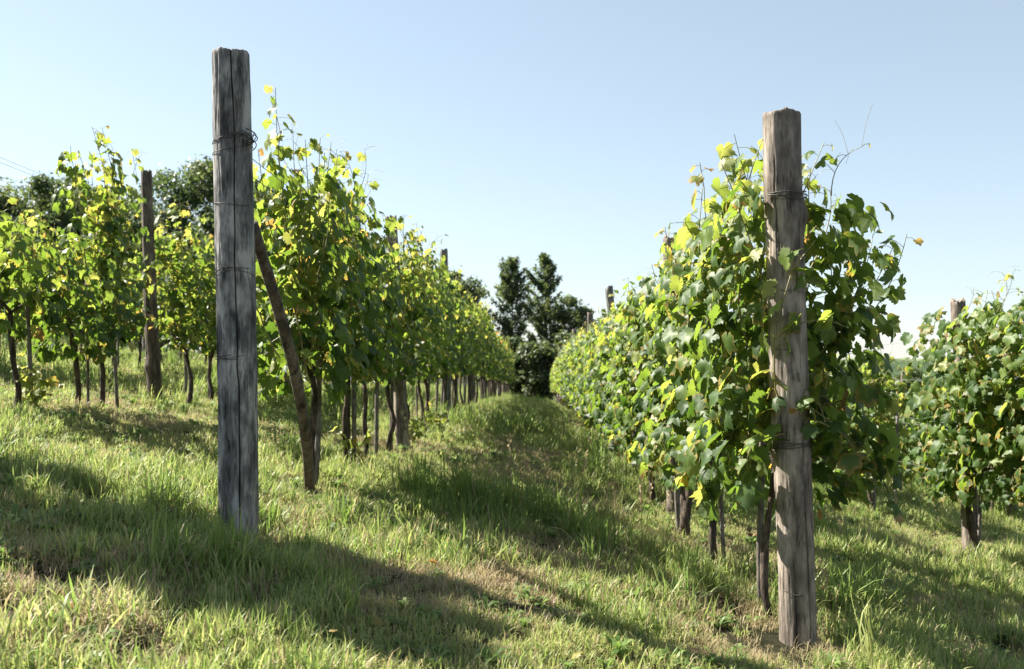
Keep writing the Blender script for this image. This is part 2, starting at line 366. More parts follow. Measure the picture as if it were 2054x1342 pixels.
lean = {("L1", 1): (-.16, 0), ("L2", 1): (-.10, 0), ("R1", 1): (-.03, 0), ("R1", 2): (-.22, .05), ("R2", 1): (-.13, 0), ("L1", 2): (-.07, 0)}
post_h = {("L1", 1): 2.56, ("L2", 1): 2.62, ("R1", 1): 2.52, ("R1", 2): 2.68, ("R2", 1): 2.36, ("L1", 2): 2.98}
post_var = [post_mesh("shaft_plain", None, (0, 0, 1.0 * 2.5),   .074, .064, M_post_grey if q % 2 else M_post_brown, 32, .05, 30 + q,
            cracks=[(FRONT + q * .4 - .5, .10, .014, -.3, 9, .2), (FRONT + 1 + q, .1, .01, 1.2, 9, .2)], knots=[(FRONT + .8 * q, .9 + .3 * q, .03, .008)], jag=.03) for q in range(4)]
pc = 0
for key, x0, nm, ds in ROWDEF:
    for i, d in enumerate(ds):
        if i == 0 and key in ("L1", "R1"): continue
        if i == 0 and key == "R2": continue
        x = rx(x0, d); 
        if key == "L2" and i == 1: x, d = -3.99, 11.15
        if key == "L1" and i == 1: x = -1.19
        if key == "R2" and i == 1: x = 4.18
        if key == "R1" and i == 2: x += .22
        if key == "R1" and i == 1: x += .06
        z = zf(x, d); h = post_h.get((key, i), random.uniform(2.4, 2.6))
        lx, ly = lean.get((key, i), (random.uniform(-.12, .03), random.uniform(-.05, .05)))
        o = link("vineyard_post", post_var[pc % 4], None, (x, d, z)); pc += 1
        if (key, i) == ("L2", 1):
            o.data = post_mesh("shaft_thick", None, (0, 0, 2.5), .080, .058, M_bark_pole, 48, .03, 41, cracks=[(FRONT + .4, .06, .02, -.3, 1.2, .2), (FRONT - .5, .08, .012, .8, 9, .2)], knots=[(FRONT - 1.2, .42, .06, .02)], stains=[(FRONT, .1, 3, .35, .6)], jag=.02)
        o.scale = (1, 1, h / 2.5); o.rotation_euler = (math.atan2(-ly, h), math.atan2(lx, h), random.uniform(0, .5))
        pos = ["end", "second", "third", "fourth", "fifth", "sixth", "seventh", "eighth", "ninth"][i]
        look = {("L1", 1): "leaning smooth-footed post", ("L2", 1): "thick post split at its foot", ("R1", 1): "ragged post top above the leaves", ("R1", 2): "slanting brown post above the leaves",
                ("R2", 1): "leaning post by a thick trunk", ("R3", 0): "pale crooked post"}.get((key, i), "weathered wooden post")
        if key[0] == "R" and int(key[1]) > 2 or key in ("L4", "L5"):
            lab = f"{look}, {['nearest', 'second nearest', 'third nearest'][i]} of {nm}"
        else:
            lab = f"{look}, {pos} in {nm}" if i else f"{look} at the near end of {nm}"
        if len(lab.split()) > 15: print("LONG", lab)
        tag(o, lab, "post", "posts of the vine rows")

# trellis wires: each strung along its row from post to post
def wire(x0, d0, d1, h, nm, which, r=.0016, mat=None, sag=.02, clips=(), posts=()):
    n = int((d1 - d0) / .35) + 2; y = np.linspace(d0, d1, n)
    x = rx(x0, y)
    # straight between supports about six metres apart, over the smoothed ground
    sup = np.arange(d0, d1 + 6, 6.0); hs = np.array([zf(rx(x0, q), q) for q in sup])
    z = np.interp(y, sup, hs) + h - sag * np.sin(((y - d0) % 6) / 6 * np.pi)
    p0 = np.array([x[0], y[0], z[0]])
    mb = MB(); mb.tube(np.stack([x, y, z], -1) - p0, r, 5)
    o = link("trellis_wire", mb.mesh("trellis_wire", mat or M_wire), None, p0)
    tag(o, f"{which} trellis wire strung along {nm}", "wire", "trellis wires")
    for cy in clips:
        cz = np.interp(cy, y, z); c = MB()
        q = np.linspace(-.03, .03, 5); c.tube(np.stack([q * .2, q, .004 * np.sin(q * 60)], -1), .009, 8)
        c.tube(np.array([[0, 0, 0], [0, .003, -.02], [0, .012, -.035]]), .005, 6)
        link("wire_clip", c.mesh("wire_clip", M_clip), o, np.array([rx(x0, cy), cy, cz]) - p0)
for key, x0, nm, ds in ROWDEF:
    d0 = ds[0]; d1 = min(ds[-1] + 5, 58)
    if key == "L1":
        for h, w in ((2.03, "topmost"), (1.93, "second highest"), (1.40, "middle"), (.97, "lowest")): wire(x0, d0, d1, h, nm, w, r=.0021, mat=M_wire_dark)
    elif key == "L2":
        for h, w in ((2.10, "topmost"), (2.06, "second highest"), (1.40, "middle"), (.95, "lowest")): wire(x0, d0, d1, h, nm, w)
    elif key == "R1":
        for h, w in ((2.10, "topmost"), (1.66, "second highest"), (1.15, "middle"), (.92, "lowest")): wire(x0, d0, d1, h, nm, w, mat=M_wire_dark)
    elif key == "R2":
        for h, w, cl in ((2.0, "topmost", ()), (1.60, "second highest", (12.2,)), (1.20, "middle", (12.3, 8.75)), (1.14, "second lowest", ()), (.72, "lowest", (11.2,))): wire(x0, d0, d1, h, nm, w, r=.0022, clips=cl)
    elif key in ("L3", "R3"):
        for h, w in ((2.0, "topmost"), (1.3, "middle"), (.9, "lowest")): wire(x0, d0, d1, h, nm, w)

# ---------------------------------------------------------------- grapevines
TH = [0, 8, 15, 27, 35, 42, 52, 60, 69, 80, 89, 98, 109, 121, 134, 149, 165]
RR = [1.0, .85, .86, .69, .83, .80, .97, .84, .82, .63, .76, .73, .84, .69, .68, .62, .48]
def leaf_template(lod, q):
    r_ = np.random.default_rng(100 + q)
    if lod == 0: th, rr = TH, RR
    elif lod == 1: th, rr = [0, 26, 52, 80, 108, 150], [1.0, .78, .95, .72, .84, .62]
    else: th, rr = [0, 50, 105, 155], [1.0, .9, .78, .5]
    ang = [R(a) for a in th] + [math.pi] + [-R(a) for a in th[:0:-1]]
    rad = list(rr) + [.10] + list(rr[:0:-1])
    ang = np.array(ang); rad = np.array(rad) * (1 + r_.normal(0, .05, len(rad)))
    n = len(ang)
    def shape(f):
        x = np.sin(ang) * rad * f; y = np.cos(ang) * rad * f
        r2 = (rad * f) ** 2
        z = -cup * r2 + fold * np.abs(x) + wave * np.sin(3 * ang + ph) * r2 - tipd * np.clip(y, 0, 1) ** 2
        return np.stack([x, y, z], -1)
    cup = r_.uniform(.05, .50); fold = r_.uniform(-.10, .42); wave = r_.uniform(.05, .22); ph = r_.uniform(0, 6); tipd = r_.uniform(0, .45)
    if lod == 0:
        v = np.vstack([[[0, 0, 0]], shape(.52), shape(1)])
        e = np.concatenate([[0], np.full(n, .5), np.full(n, 1.0)])
        j = np.arange(n); k = (j + 1) % n
        f3 = np.stack([np.zeros(n, int), 1 + k, 1 + j], -1); f4 = np.stack([1 + j, 1 + k, 1 + n + k, 1 + n + j], -1)
    else:
        v = np.vstack([[[0, .15, .03]], shape(1)]); e = np.concatenate([[0], np.full(n, 1.0)])
        j = np.arange(n); k = (j + 1) % n
        f3 = np.stack([np.zeros(n, int), 1 + k, 1 + j], -1); f4 = np.zeros((0, 4), int)
    v = v - np.array([0, 0.0, 0])
    return v, f3, f4, e
TEMPL = {l: [leaf_template(l, q) for q in range(7)] for l in (0, 1, 2)}
def unit(a): return a / (np.linalg.norm(a, axis=-1, keepdims=True) + 1e-9)
def put_leaves(mb, pos, nrm, tip, size, var, lod, r_):
    pos = np.asarray(pos); N = len(pos)
    nrm = unit(np.asarray(nrm)); tip = np.asarray(tip); tip = unit(tip - nrm * np.sum(tip * nrm, -1, keepdims=True)); sx = np.cross(tip, nrm)
    which = r_.integers(0, 7, N); bl = r_.random(N) ** 2
    for q in range(7):
        m = which == q
        if not m.any(): continue
        v, f3, f4, e = TEMPL[lod][q]; k = m.sum(); nv = len(v)
        B = np.stack([sx[m], tip[m], nrm[m]], 1)                       # rows: local axes
        V = pos[m][:, None, :] + size[m][:, None, None] * np.einsum('vi,kij->kvj', v, B)
        off = (np.arange(k) * nv)[:, None, None]
        C = np.zeros((k, nv, 3)); C[..., 0] = var[m][:, None]; C[..., 1] = e[None]; C[..., 2] = bl[m][:, None]
        mb.add(V.reshape(-1, 3), (f3[None] + off).reshape(-1, 3), (f4[None] + off).reshape(-1, 4) if len(f4) else None, C.reshape(-1, 3))
def bez(p0, p1, p2, n):
    t = np.linspace(0, 1, n)[:, None]
    return (1 - t) ** 2 * p0 + 2 * t * (1 - t) * p1 + t * t * p2

def make_vine(seed, lod=0, top=2.3, bot=.75, hw=.34, length=1.3, n_shoot=15, fill=230, extra=(), strag=3, trunk_r=.023, two=False, lean=0.0, yshift=0.0):
    """one grapevine: gnarled trunk, canes and leafy shoots up the wires. local x across the row, y along it"""
    r_ = np.random.default_rng(seed)
    head = np.array([r_.normal(0, .04) + lean, r_.normal(0, .06) + yshift * .5, .78])
    tr = MB(); sd_ = 9 if lod == 0 else 6
    for q in range(2 if two else 1):
        b = np.array([0, .10 * q, -.12]); hd = head + np.array([0, .12 * q, .05 * q])
        mid = (b + hd) / 2 + np.array([r_.normal(0, .05), r_.normal(0, .05), 0])
        p = bez(b, mid, hd, 12); kk_ = np.arange(12); p[:, 0] += .030 * vnoise(kk_ * .33, kk_ * 0 + seed * .7 + q, 61); p[:, 1] += .034 * vnoise(kk_ * .33, kk_ * 0 + seed * .7 + q, 62)
        rr = np.linspace(1.3, .85, 12) * trunk_r * (1 + .10 * r_.normal(size=12)); tr.tube(p, rr, sd_)
    ca = MB(); fo = MB()
    P, NN, T, SZ, VA = [], [], [], [], []
    def leafy(pts, step=.055, s0=.074, tipsmall=True, young=0.0, start=.12):
        seg = np.linalg.norm(np.diff(pts, axis=0), axis=1); cum = np.concatenate([[0], np.cumsum(seg)]); Ln = cum[-1]
        dd = np.arange(start, Ln, step) + r_.normal(0, .01, max(0, len(np.arange(start, Ln, step))))
        if len(dd) == 0: return
        q = np.stack([np.interp(dd, cum, pts[:, c]) for c in range(3)], -1)
        n = len(q); az = r_.uniform(0, 2 * np.pi, n)
        side = np.where(r_.random(n) < .5, 1., -1.)
        dirn = unit(np.stack([side * (.5 + .6 * r_.random(n)) + .3 * np.cos(az), .7 * np.sin(az), r_.normal(.15, .3, n)], -1))
        pet = r_.uniform(.04, .10, n)[:, None]
        pos = q + dirn * pet
        up = np.array([0, 0, 1.])
        nr = dirn * np.array([1, .7, .3]) * .8 + up * r_.uniform(.1, .9, n)[:, None] + r_.normal(0, .32, (n, 3))
        tp = -up * r_.uniform(.4, 1.1, n)[:, None] + dirn * r_.uniform(.1, .8, n)[:, None] + r_.normal(0, .3, (n, 3))
        f = dd / Ln
        sz = s0 * r_.uniform(.72, 1.18, n)
        if tipsmall: sz = sz * np.clip((1 - f) * 9 + .30, .30, 1)
        va = np.clip(r_.normal(.36, .14, n) + .10 * (q[:, 2] - 1.2) + young + .25 * np.clip(f - .8, 0, 1) * 2, 0, .72)
        x = r_.random(n); va = np.where(x < .038, r_.uniform(.66, .82, n), va); va = np.where(x < .004, r_.uniform(.88, 1, n), va)
        tipm = (f > .96) & tipsmall; va = np.where(tipm, r_.uniform(.72, .97, n), va)
        P.append(pos); NN.append(nr); T.append(tp); SZ.append(sz); VA.append(va)
        if lod == 0:
            for i in range(n): fo.tube(np.array([q[i], (q[i] + pos[i]) / 2 + [0, 0, .008], pos[i]]), .0016, 3, cap=False, c=(.7, 0, 0))
    def cane(pts, r0=.006, r1=.0022): ca.tube(pts, np.linspace(r0, r1, len(pts)), 5 if lod == 0 else 4, cap=False)
    hl = length / 2
    for s_ in (-1, 1):                                                # cordon arms along the lowest wire
        e = np.array([r_.normal(0, .03), yshift + s_ * hl * .8, .92 + r_.normal(0, .04)])
        tr.tube(bez(head, (head + e) / 2 + [0, 0, .06], e, 8), np.linspace(trunk_r * .7, .009, 8), 6)
    for i in range(n_shoot):
        y0 = yshift + (i + .5) / n_shoot * length - hl + r_.normal(0, .05)
        s0 = np.array([r_.normal(0, .04), y0, .88 + r_.normal(0, .06)])
        ht = top + r_.normal(-.16, .21)
        e = np.array([np.clip(r_.normal(0, hw * .42), -hw * .8, hw * .8), y0 + r_.normal(0, .14), ht])
        m = (s0 + e) / 2 + np.array([r_.normal(0, hw * .55), r_.normal(0, .1), r_.normal(0, .1)])
        pts = bez(s0, m, e, 14); pts[:, :2] += .008 * r_.normal(size=(14, 2))
        cane(pts); leafy(pts)
        if r_.random() < .55:                                          # a side shoot arching out and hanging
            f = r_.integers(5, 12); a = pts[f]; sg = 1 if r_.random() < .5 else -1
            e2 = a + np.array([sg * r_.uniform(.6, 1.0) * hw, r_.normal(0, .2), r_.uniform(-.45, .12)]); m2 = (a + e2) / 2 + np.array([0, 0, r_.uniform(.05, .2)])
            pp = bez(a, m2, e2, 8); cane(pp, .004, .0015); leafy(pp, .05, .066)
    for i in range(int(n_shoot * .55)):                                # leaves hanging below the lowest wire
        y0 = yshift + r_.uniform(-hl, hl); sg = 1 if r_.random() < .5 else -1
        s0 = np.array([0, y0, .95 + r_.uniform(0, .2)]); e = np.array([sg * r_.uniform(.3, 1) * hw, y0 + r_.normal(0, .12), bot + r_.uniform(0, .18)])
        pp = bez(s0, np.array([sg * hw * .8, y0, 1.0]), e, 8); cane(pp, .004, .0015); leafy(pp,   .05, .072, young=-.04)
    for i in range(strag):                                             # lone tips with tendrils above the canopy
        y0 = yshift + r_.uniform(-hl, hl); a = np.array([r_.normal(0, hw * .4), y0, top - .15])
        e = a + np.array([r_.normal(0, .10), r_.normal(0, .12), r_.uniform(.15, .36)])
        pp = bez(a, (a + e) / 2 + r_.normal(0, .05, 3), e, 9); cane(pp, .0028, .0012); leafy(pp, .07, .052, young=.12)
        for q in range(3):
            k = np.linspace(0, 1, 6)[:, None]; dv = r_.normal(0, .07, 3) + [0, 0, .04]
            ca.tube(pp[-1 - q] + dv * k + np.array([0, 0, .02]) * np.sin(k * 4), .0009, 3, cap=False)
    for (pts, s0, yg) in extra:
        pts = bez(*[np.array(z, float) for z in pts], 16); cane(pts, .005, .0018); leafy(pts, .048, s0 * .77, young=yg)
    n = int(fill * 1.35)                                                           # leaves filling the outer skin of the canopy
    if n:
        z = r_.uniform(bot + .05, top - .1, n); prof = np.clip(np.minimum((z - bot) / .35 + .45, (top + .12 - z) / .5 + .15), .2, 1)
        sg = np.where(r_.random(n) < .5, 1., -1.)
        x = sg * hw * prof * np.clip(r_.normal(.85, .16, n), .3, 1.15); y = yshift + r_.uniform(-hl - .08, hl + .08, n)
        pos = np.stack([x, y, z], -1)
        nr = np.stack([sg * .9, r_.normal(0, .35, n), r_.uniform(.05, .9, n)], -1) + r_.normal(0, .25, (n, 3))
        tp = np.stack([sg * .4, r_.normal(0, .4, n), -np.ones(n)], -1)
        va = np.clip(r_.normal(.34, .14, n) + .10 * (z - 1.2), 0, .7); xx = r_.random(n); va = np.where(xx < .035, r_.uniform(.66, .80, n), va); va = np.where(xx < .002, r_.uniform(.88, 1, n), va)
        P.append(pos); NN.append(nr); T.append(tp); SZ.append(r_.uniform(.048, .090, n)); VA.append(va)
    put_leaves(fo, np.vstack(P), np.vstack(NN), np.vstack(T), np.concatenate(SZ), np.concatenate(VA), lod, r_)
    return tr.mesh("vine_trunk", M_vine_bark), ca.mesh("vine_canes", M_shoot), fo.mesh("vine_foliage", M_leaf)

VAR = {0: [make_vine(200 + q, 0, 2.24 + .16 * (q % 3), .74, .27 + .03 * (q % 2), 1.12 + .1 * (q % 3), 14, 130) for q in range(6)],
       1: [make_vine(300 + q, 1, 2.24 + .16 * (q % 3), .74, .28 + .03 * (q % 2), 1.12 + .1 * (q % 3), 14, 150, strag=2) for q in range(6)],
       2: [make_vine(400 + q, 2, 2.24 + .14 * (q % 3), .74, .30, 1.25, 14, 190, strag=1) for q in range(4)]}
LOWV = [make_vine(470 + q, 1, 2.1, .36, .40, 1.3, 15, 300, strag=2) for q in range(3)]
LOWN = [make_vine(480 + q, 0, 2.30 + .1 * (q % 2), .40, .33, 1.25, 15, 200, strag=3) for q in range(3)]
nv = 0
def put_vine(key, x0, d, label, meshes=None, sz=1.0, dx=0.0, flip=None):
    global nv
    lod = 0 if d < 13 else (1 if d < 27 else 2)
    ms = meshes or VAR[lod][random.randrange(len(VAR[lod]))]
    x = rx(x0, d) + dx
    o = empty("grapevine", (x, d, zf(x, d)), 0 if meshes else (math.pi if (random.random() < .5 if flip is None else flip) else 0) + random.uniform(-.08, .08))
    o.scale = (1, 1, sz) if meshes else (random.uniform(.9, 1.12), random.uniform(.95, 1.08), sz)
    tag(o, label, "grapevine", "grapevines trained along the rows")
    for n_, me in zip(("trunk", "canes", "foliage"), ms): link(n_, me, o)
    nv += 1
    return o
def put_stake(key, x0, d, label, h=1.15, dx=.03, r=.018):
    x = rx(x0, d) + dx; z = zf(x, d)
    o = link("vine_stake", STK[random.randrange(4)], None, (x, d, z)); o.scale = (r / .018, r / .018, h / 1.2)
    o.rotation_euler = (random.uniform(-.04, .04), random.uniform(-.05, .04), random.uniform(0, 6))
    if len(label.split()) > 15: print("LONG", label)
    tag(o, label, "stake", "thin stakes beside the vines")
STK = []
for q in range(4):
    mb = MB(); k = np.linspace(-.15, 1.2, 10); mb.tube(np.stack([.006 * vnoise(k * 3, k * 0, q), .006 * vnoise(k * 3, k * 0, q + 7), k], -1), .018 + .002 * vnoise(k * 8, k * 0, q), 7)
    STK.append(mb.mesh("stake_pole", M_stake))

HERO = {
    ("L1", 0): dict(seed=11, top=2.24, bot=.60, hw=.34, length=1.3, n_shoot=20, fill=250, strag=4, trunk_r=.024, yshift=.15,
        extra=[(((.02, -.4, 1.2), (.08, -.62, 1.5), (.12, -.60, 1.85)), .09, .20), (((.02, -.3, 1.4), (.10, -.55, 1.7), (.14, -.50, 2.0)), .09, .22), (((.02, -.4, 1.0), (.05, -.5, .95), (.08, -.5, .75)), .09, .10), (((.1, -.3, 1.6), (.1, -.4, 2.0), (.08, -.4, 2.32)), .06, .10), (((.1, 0, 1.7), (.1, -.1, 2.1), (.12, -.1, 2.40)), .06, .10), (((.05, .2, 1.8), (.1, .2, 2.1), (.14, .2, 2.44)), .07, .10)]),
    ("L1", 1): dict(seed=12, top=2.34, bot=.68, hw=.36, length=1.4, n_shoot=15, fill=200, strag=4, two=True, trunk_r=.019),
    ("R1", 0): dict(seed=21, top=2.25, bot=.60, hw=.42, length=1.0, n_shoot=17, fill=300, strag=3, trunk_r=.019, lean=.02,
        extra=[(((.1, 0, 1.2), (0.440, -.05, 1.6), (0.546, .1, 2.0)), .085, -.08), (((.1, .2, 1.0), (0.484, .2, 1.5), (0.660, .1, 1.95)), .085, -.08), (((.2, .2, 1.3), (0.616, .1, 1.5), (0.722, .1, 2.0)), .075, -.1),
               (((.1, .1, 1.0), (0.440, .1, 1.2), (0.634, .05, 1.15)), .09, -.1), (((.1, 0, .9), (0.352, .0, 1.0), (0.484, .0, .62)), .09, -.1), (((.1, .3, .9), (0.308, .3, .95), (0.396, .25, .5)), .09, -.1),
               (((.1, .2, 1.6), (0.396, .2, 2.0), (0.352, .2, 2.25)), .09, .0), (((.05, .1, 1.9), (0.176, .1, 2.2), (0.290, .1, 2.48)), .075, .22), (((0, .1, 1.9), (-.1, .1, 2.2), (-.18, .1, 2.52)), .075, .2), (((.1, .3, 1.4), (0.528, .4, 1.6), (0.528, .4, 1.2)), .09, -.1), (((.1, 0, 1.4), (0.352, 0, 1.7), (0.396, 0, 1.3)), .09, -.1), (((.1, .1, 1.1), (0.352, .1, 1.2), (0.352, .1, .7)), .095, -.1), (((.1, .3, 1.2), (0.396, .3, 1.5), (0.440, .3, 1.8)), .09, -.1), (((.1, .5, 1.2), (0.440, .5, 1.3), (0.484, .5, 1.0)), .09, -.1), (((.1, .4, 1.4), (0.264, .4, 1.9), (0.396, .4, 2.1)), .09, -.1), (((0, .0, .9), (.05, -.45, 1.35), (.10, -.52, 1.05)), .09, .08), (((-.1, .0, .9), (-.1, -.45, 1.25), (.0, -.5, 1.1)), .09, .0), (((.1, .0, 1.1), (0.176, -.45, 1.4), (0.106, -.5, 1.2)), .085, .12),
               (((-.05, 0, 1.0), (-.35, -.1, 1.2), (-.42, -.05, .62)), .095, .05), (((-.05, .2, 1.0), (-.4, .1, 1.1), (-.4, .0, .55)), .095, .05)]),
    ("R1", 1): dict(seed=22, top=2.20, bot=.45, hw=.34, length=1.4, n_shoot=18, fill=230, strag=4,
        extra=[(((-.05, -.3, 1.0), (-.4, -.3, 1.2), (-.46, -.35, .60)), .095, .05), (((-.05, 0, 1.0), (-.4, 0, 1.2), (-.44, 0, .58)), .095, .05), (((-.05, .3, 1.0), (-.4, .3, 1.2), (-.44, .35, .62)), .095, .05), (((-.05, -.4, 1.8), (-.1, -.5, 2.2), (-.02, -.5, 2.45)), .085, .2), (((.0, -.5, 1.8), (.0, -.6, 2.2), (.05, -.6, 2.5)), .085, .2)]),
    ("R1", 2): dict(seed=23, top=2.22, bot=.42, hw=.31, length=1.45, n_shoot=17, fill=210, two=True, trunk_r=.028),
    ("R2", 0): dict(seed=31, top=2.40, bot=.70, hw=.42, length=1.3, n_shoot=17, fill=300, trunk_r=.045, lean=-.12),
    ("R2", 1): dict(seed=32, top=2.36, bot=.55, hw=.48, length=1.0, n_shoot=20, fill=400, lean=-.22, trunk_r=.034, yshift=-.1),
    ("L2", 0): dict(seed=41, top=1.46, bot=.55, hw=.38, length=1.25, n_shoot=14, fill=150, strag=2),
    ("L2", 1): dict(seed=42, top=1.35, bot=.42, hw=.33, length=.9, n_shoot=9, fill=130, strag=1),
    ("L2", 2): dict(seed=43, top=2.56, bot=.72, hw=.30, length=.85, n_shoot=13, fill=120, strag=3,
        extra=[(((0, .3, 1.2), (.2, .8, 1.6), (.22, 1.0, 1.15)), .09, .1), (((0, .3, 1.4), (.2, .8, 1.8), (.2, 1.05, 1.45)), .09, .1), (((0, .3, 1.0), (.15, .7, 1.2), (.2, .95, .85)), .09, .05)]),
}
VINES = {
    "L1": [6.85, 8.15, 9.3, 10.35] + list(np.arange(11.7, 58, 1.2)),
    "L2": [8.25, 9.3, 10.0, 12.1, 13.1] + list(np.arange(14.3, 26, 1.2)),
    "L3": [6.5] + list(np.arange(11.6, 28, 1.2)),
    "L4": list(np.arange(17.2, 37, 1.25)),
    "L5": list(np.arange(23, 46, 1.3)),
    "R1": [5.1, 6.35, 7.75] + list(np.arange(9.6, 58, 1.2)),
    "R2": [7.75, 8.75] + [11.6] + list(np.arange(12.6, 31, 1.2)),
    "R3": list(np.arange(13.3, 30, 1.2)),
    "R4": list(np.arange(18, 36, 1.25)),
}
HLOOK = {("L1", 0): "sunlit yellow-green vine behind the bark brace, nearest of the row left of the lane",
         ("L1", 1): "double-trunked vine with dark leaves, next after the first one behind the bark brace",
         ("R1", 0): "dark bushy vine spreading right from behind the brown end post",
         ("R1", 1): "low-hanging sunlit vine just left of the brown end post",
         ("R1", 2): "vine on two thick dark trunks, third in the row right of the lane",
         ("R2", 0): "pale sunlit vine cut by the photo's right edge",
         ("R2", 1): "bushy vine on a thick dark trunk beside the leaning post at right",
         ("L2", 0): "broad low sunlit vine at the photo's left edge",
         ("L2", 1): "short vine hanging low over a stake, left of the tall one",
         ("L2", 2): "tall narrow vine just left of the thick split post"}
for key, x0, nm, ds in ROWDEF:
    cnt = {}
    for i, d in enumerate(VINES[key]):
        seg = sum(1 for q in ds if q <= d + .05); cnt[seg] = cnt.get(seg, 0) + 1
        segname = ["end", "second", "third", "fourth", "fifth", "sixth", "seventh", "eighth", "ninth"]
        n_ = ORD[cnt[seg]]
        far = key in ("L4", "L5", "R3", "R4")
        if seg == 0: lab = f"leafy grapevine {n_} from the near end of {nm}"
        else: lab = f"leafy grapevine, {n_} past the {'nearest' if far and seg == 1 else segname[seg - 1]} {'visible ' if far else ''}post in {nm}"
        lab = HLOOK.get((key, i), lab)
        hp = HERO.get((key, i))
        sz = random.uniform(.95, 1.06)
        if key == "L1": sz = random.uniform(.96, 1.03) if i > 5 else .95
        if key == "L2" and i > 2: sz = random.uniform(.80, .90)
        if key in ("L3", "L4", "L5"): sz = random.uniform(.74, .86)
        if key in ("R3", "R4"): sz = random.uniform(.84, .95)
        if key == "R1" and i > 2: sz = random.uniform(.86, .94)
        if key == "R2" and i > 1: sz = random.uniform(.74, .86)
        dx = {("R2", 0): .15, ("R2", 1): .02}.get((key, i), random.uniform(-.05, .05))
        put_vine(key, x0, d, lab, make_vine(**hp) if hp else (LOWV[i % 3] if key in ('R3', 'R4') or (key in ('R1', 'R2') and 13 < d < 30) else LOWN[i % 3] if key in ('R1', 'R2') and d <= 13 else None), 1.0 if hp else sz * (1.12 if key in ('R1', 'R2') and 13 < d < 30 else 1), dx)
        if not (key == "L3" and i < 1) and ((key in ("L1", "R1") and d < 24) or (key in ("L2", "L3") and d < 17) or (key == "R2" and d < 16)):
            put_stake(key, x0, d + random.uniform(.12, .3), ("thin stake at the " if len(lab.split()) > 12 else "thin stake behind the " if len(lab.split()) > 9 else "thin weathered stake behind the ") + (lab.replace("leafy grapevine", "vine") if len(lab.split()) < 12 else {("R1", 0): "dark bushy vine at the brown end post", ("R2", 1): "bushy thick-trunked vine at right"}.get((key, i), lab.split(",")[0])), random.uniform(1.0, 1.3), random.uniform(-.05, .05), random.uniform(.014, .022))

# leafless stake standing in the gap of the second row right of the lane
put_stake("R2", 3.93, 10.9, "lone grey stake in the gap of the second row right of the lane", 1.25, 0, .016)

# low basal sprouts
def sprout(x, d, h, n, label, seed):
    r_ = np.random.default_rng(seed); fo = MB(); st = MB(); P, NN, T = [], [], []
    for q in range(6):
        a = r_.uniform(0, 6.28); e = np.array([math.cos(a) * h * .45, math.sin(a) * h * .45, h * r_.uniform(.6, 1.1)])
        p = bez(np.zeros(3), e * [.3, .3, .7], e, 7); st.tube(p, .0025, 4)
        for w in range(n // 6):
            P.append(p[r_.integers(1, 7)] + r_.normal(0, .035, 3)); dv = r_.normal(0, 1, 3); NN.append([dv[0] * .7, -abs(dv[1]) * .7, .7]); T.append([dv[0], dv[1], -.6])
    P = np.array(P); put_leaves(fo, P, np.array(NN), np.array(T), r_.uniform(.035, .07, len(P)), np.clip(r_.normal(.68, .07, len(P)), .5, .84), 0, r_)
    o = empty("vine_sprout", (x, d, zf(x, d))); tag(o, label, "plant")
    link("stem", st.mesh("sprout_stem", M_shoot), o); link("foliage", fo.mesh("sprout_foliage", M_leaf), o)
sprout(-1.33, 8.3, .34, 54, "small yellow-green vine sprout low by a stake behind the brace", 1)
sprout(-1.0, 13.9, .42, 60, "small yellow-green sprout beside the leaning second post", 2)
sprout(-4.05, 8.4, .32, 54, "small yellow vine sprout at the foot of a stake near the left edge", 3)
sprout(-1.2, 11.5, .30, 48, "dark green sprout just right of the leaning second post", 4)

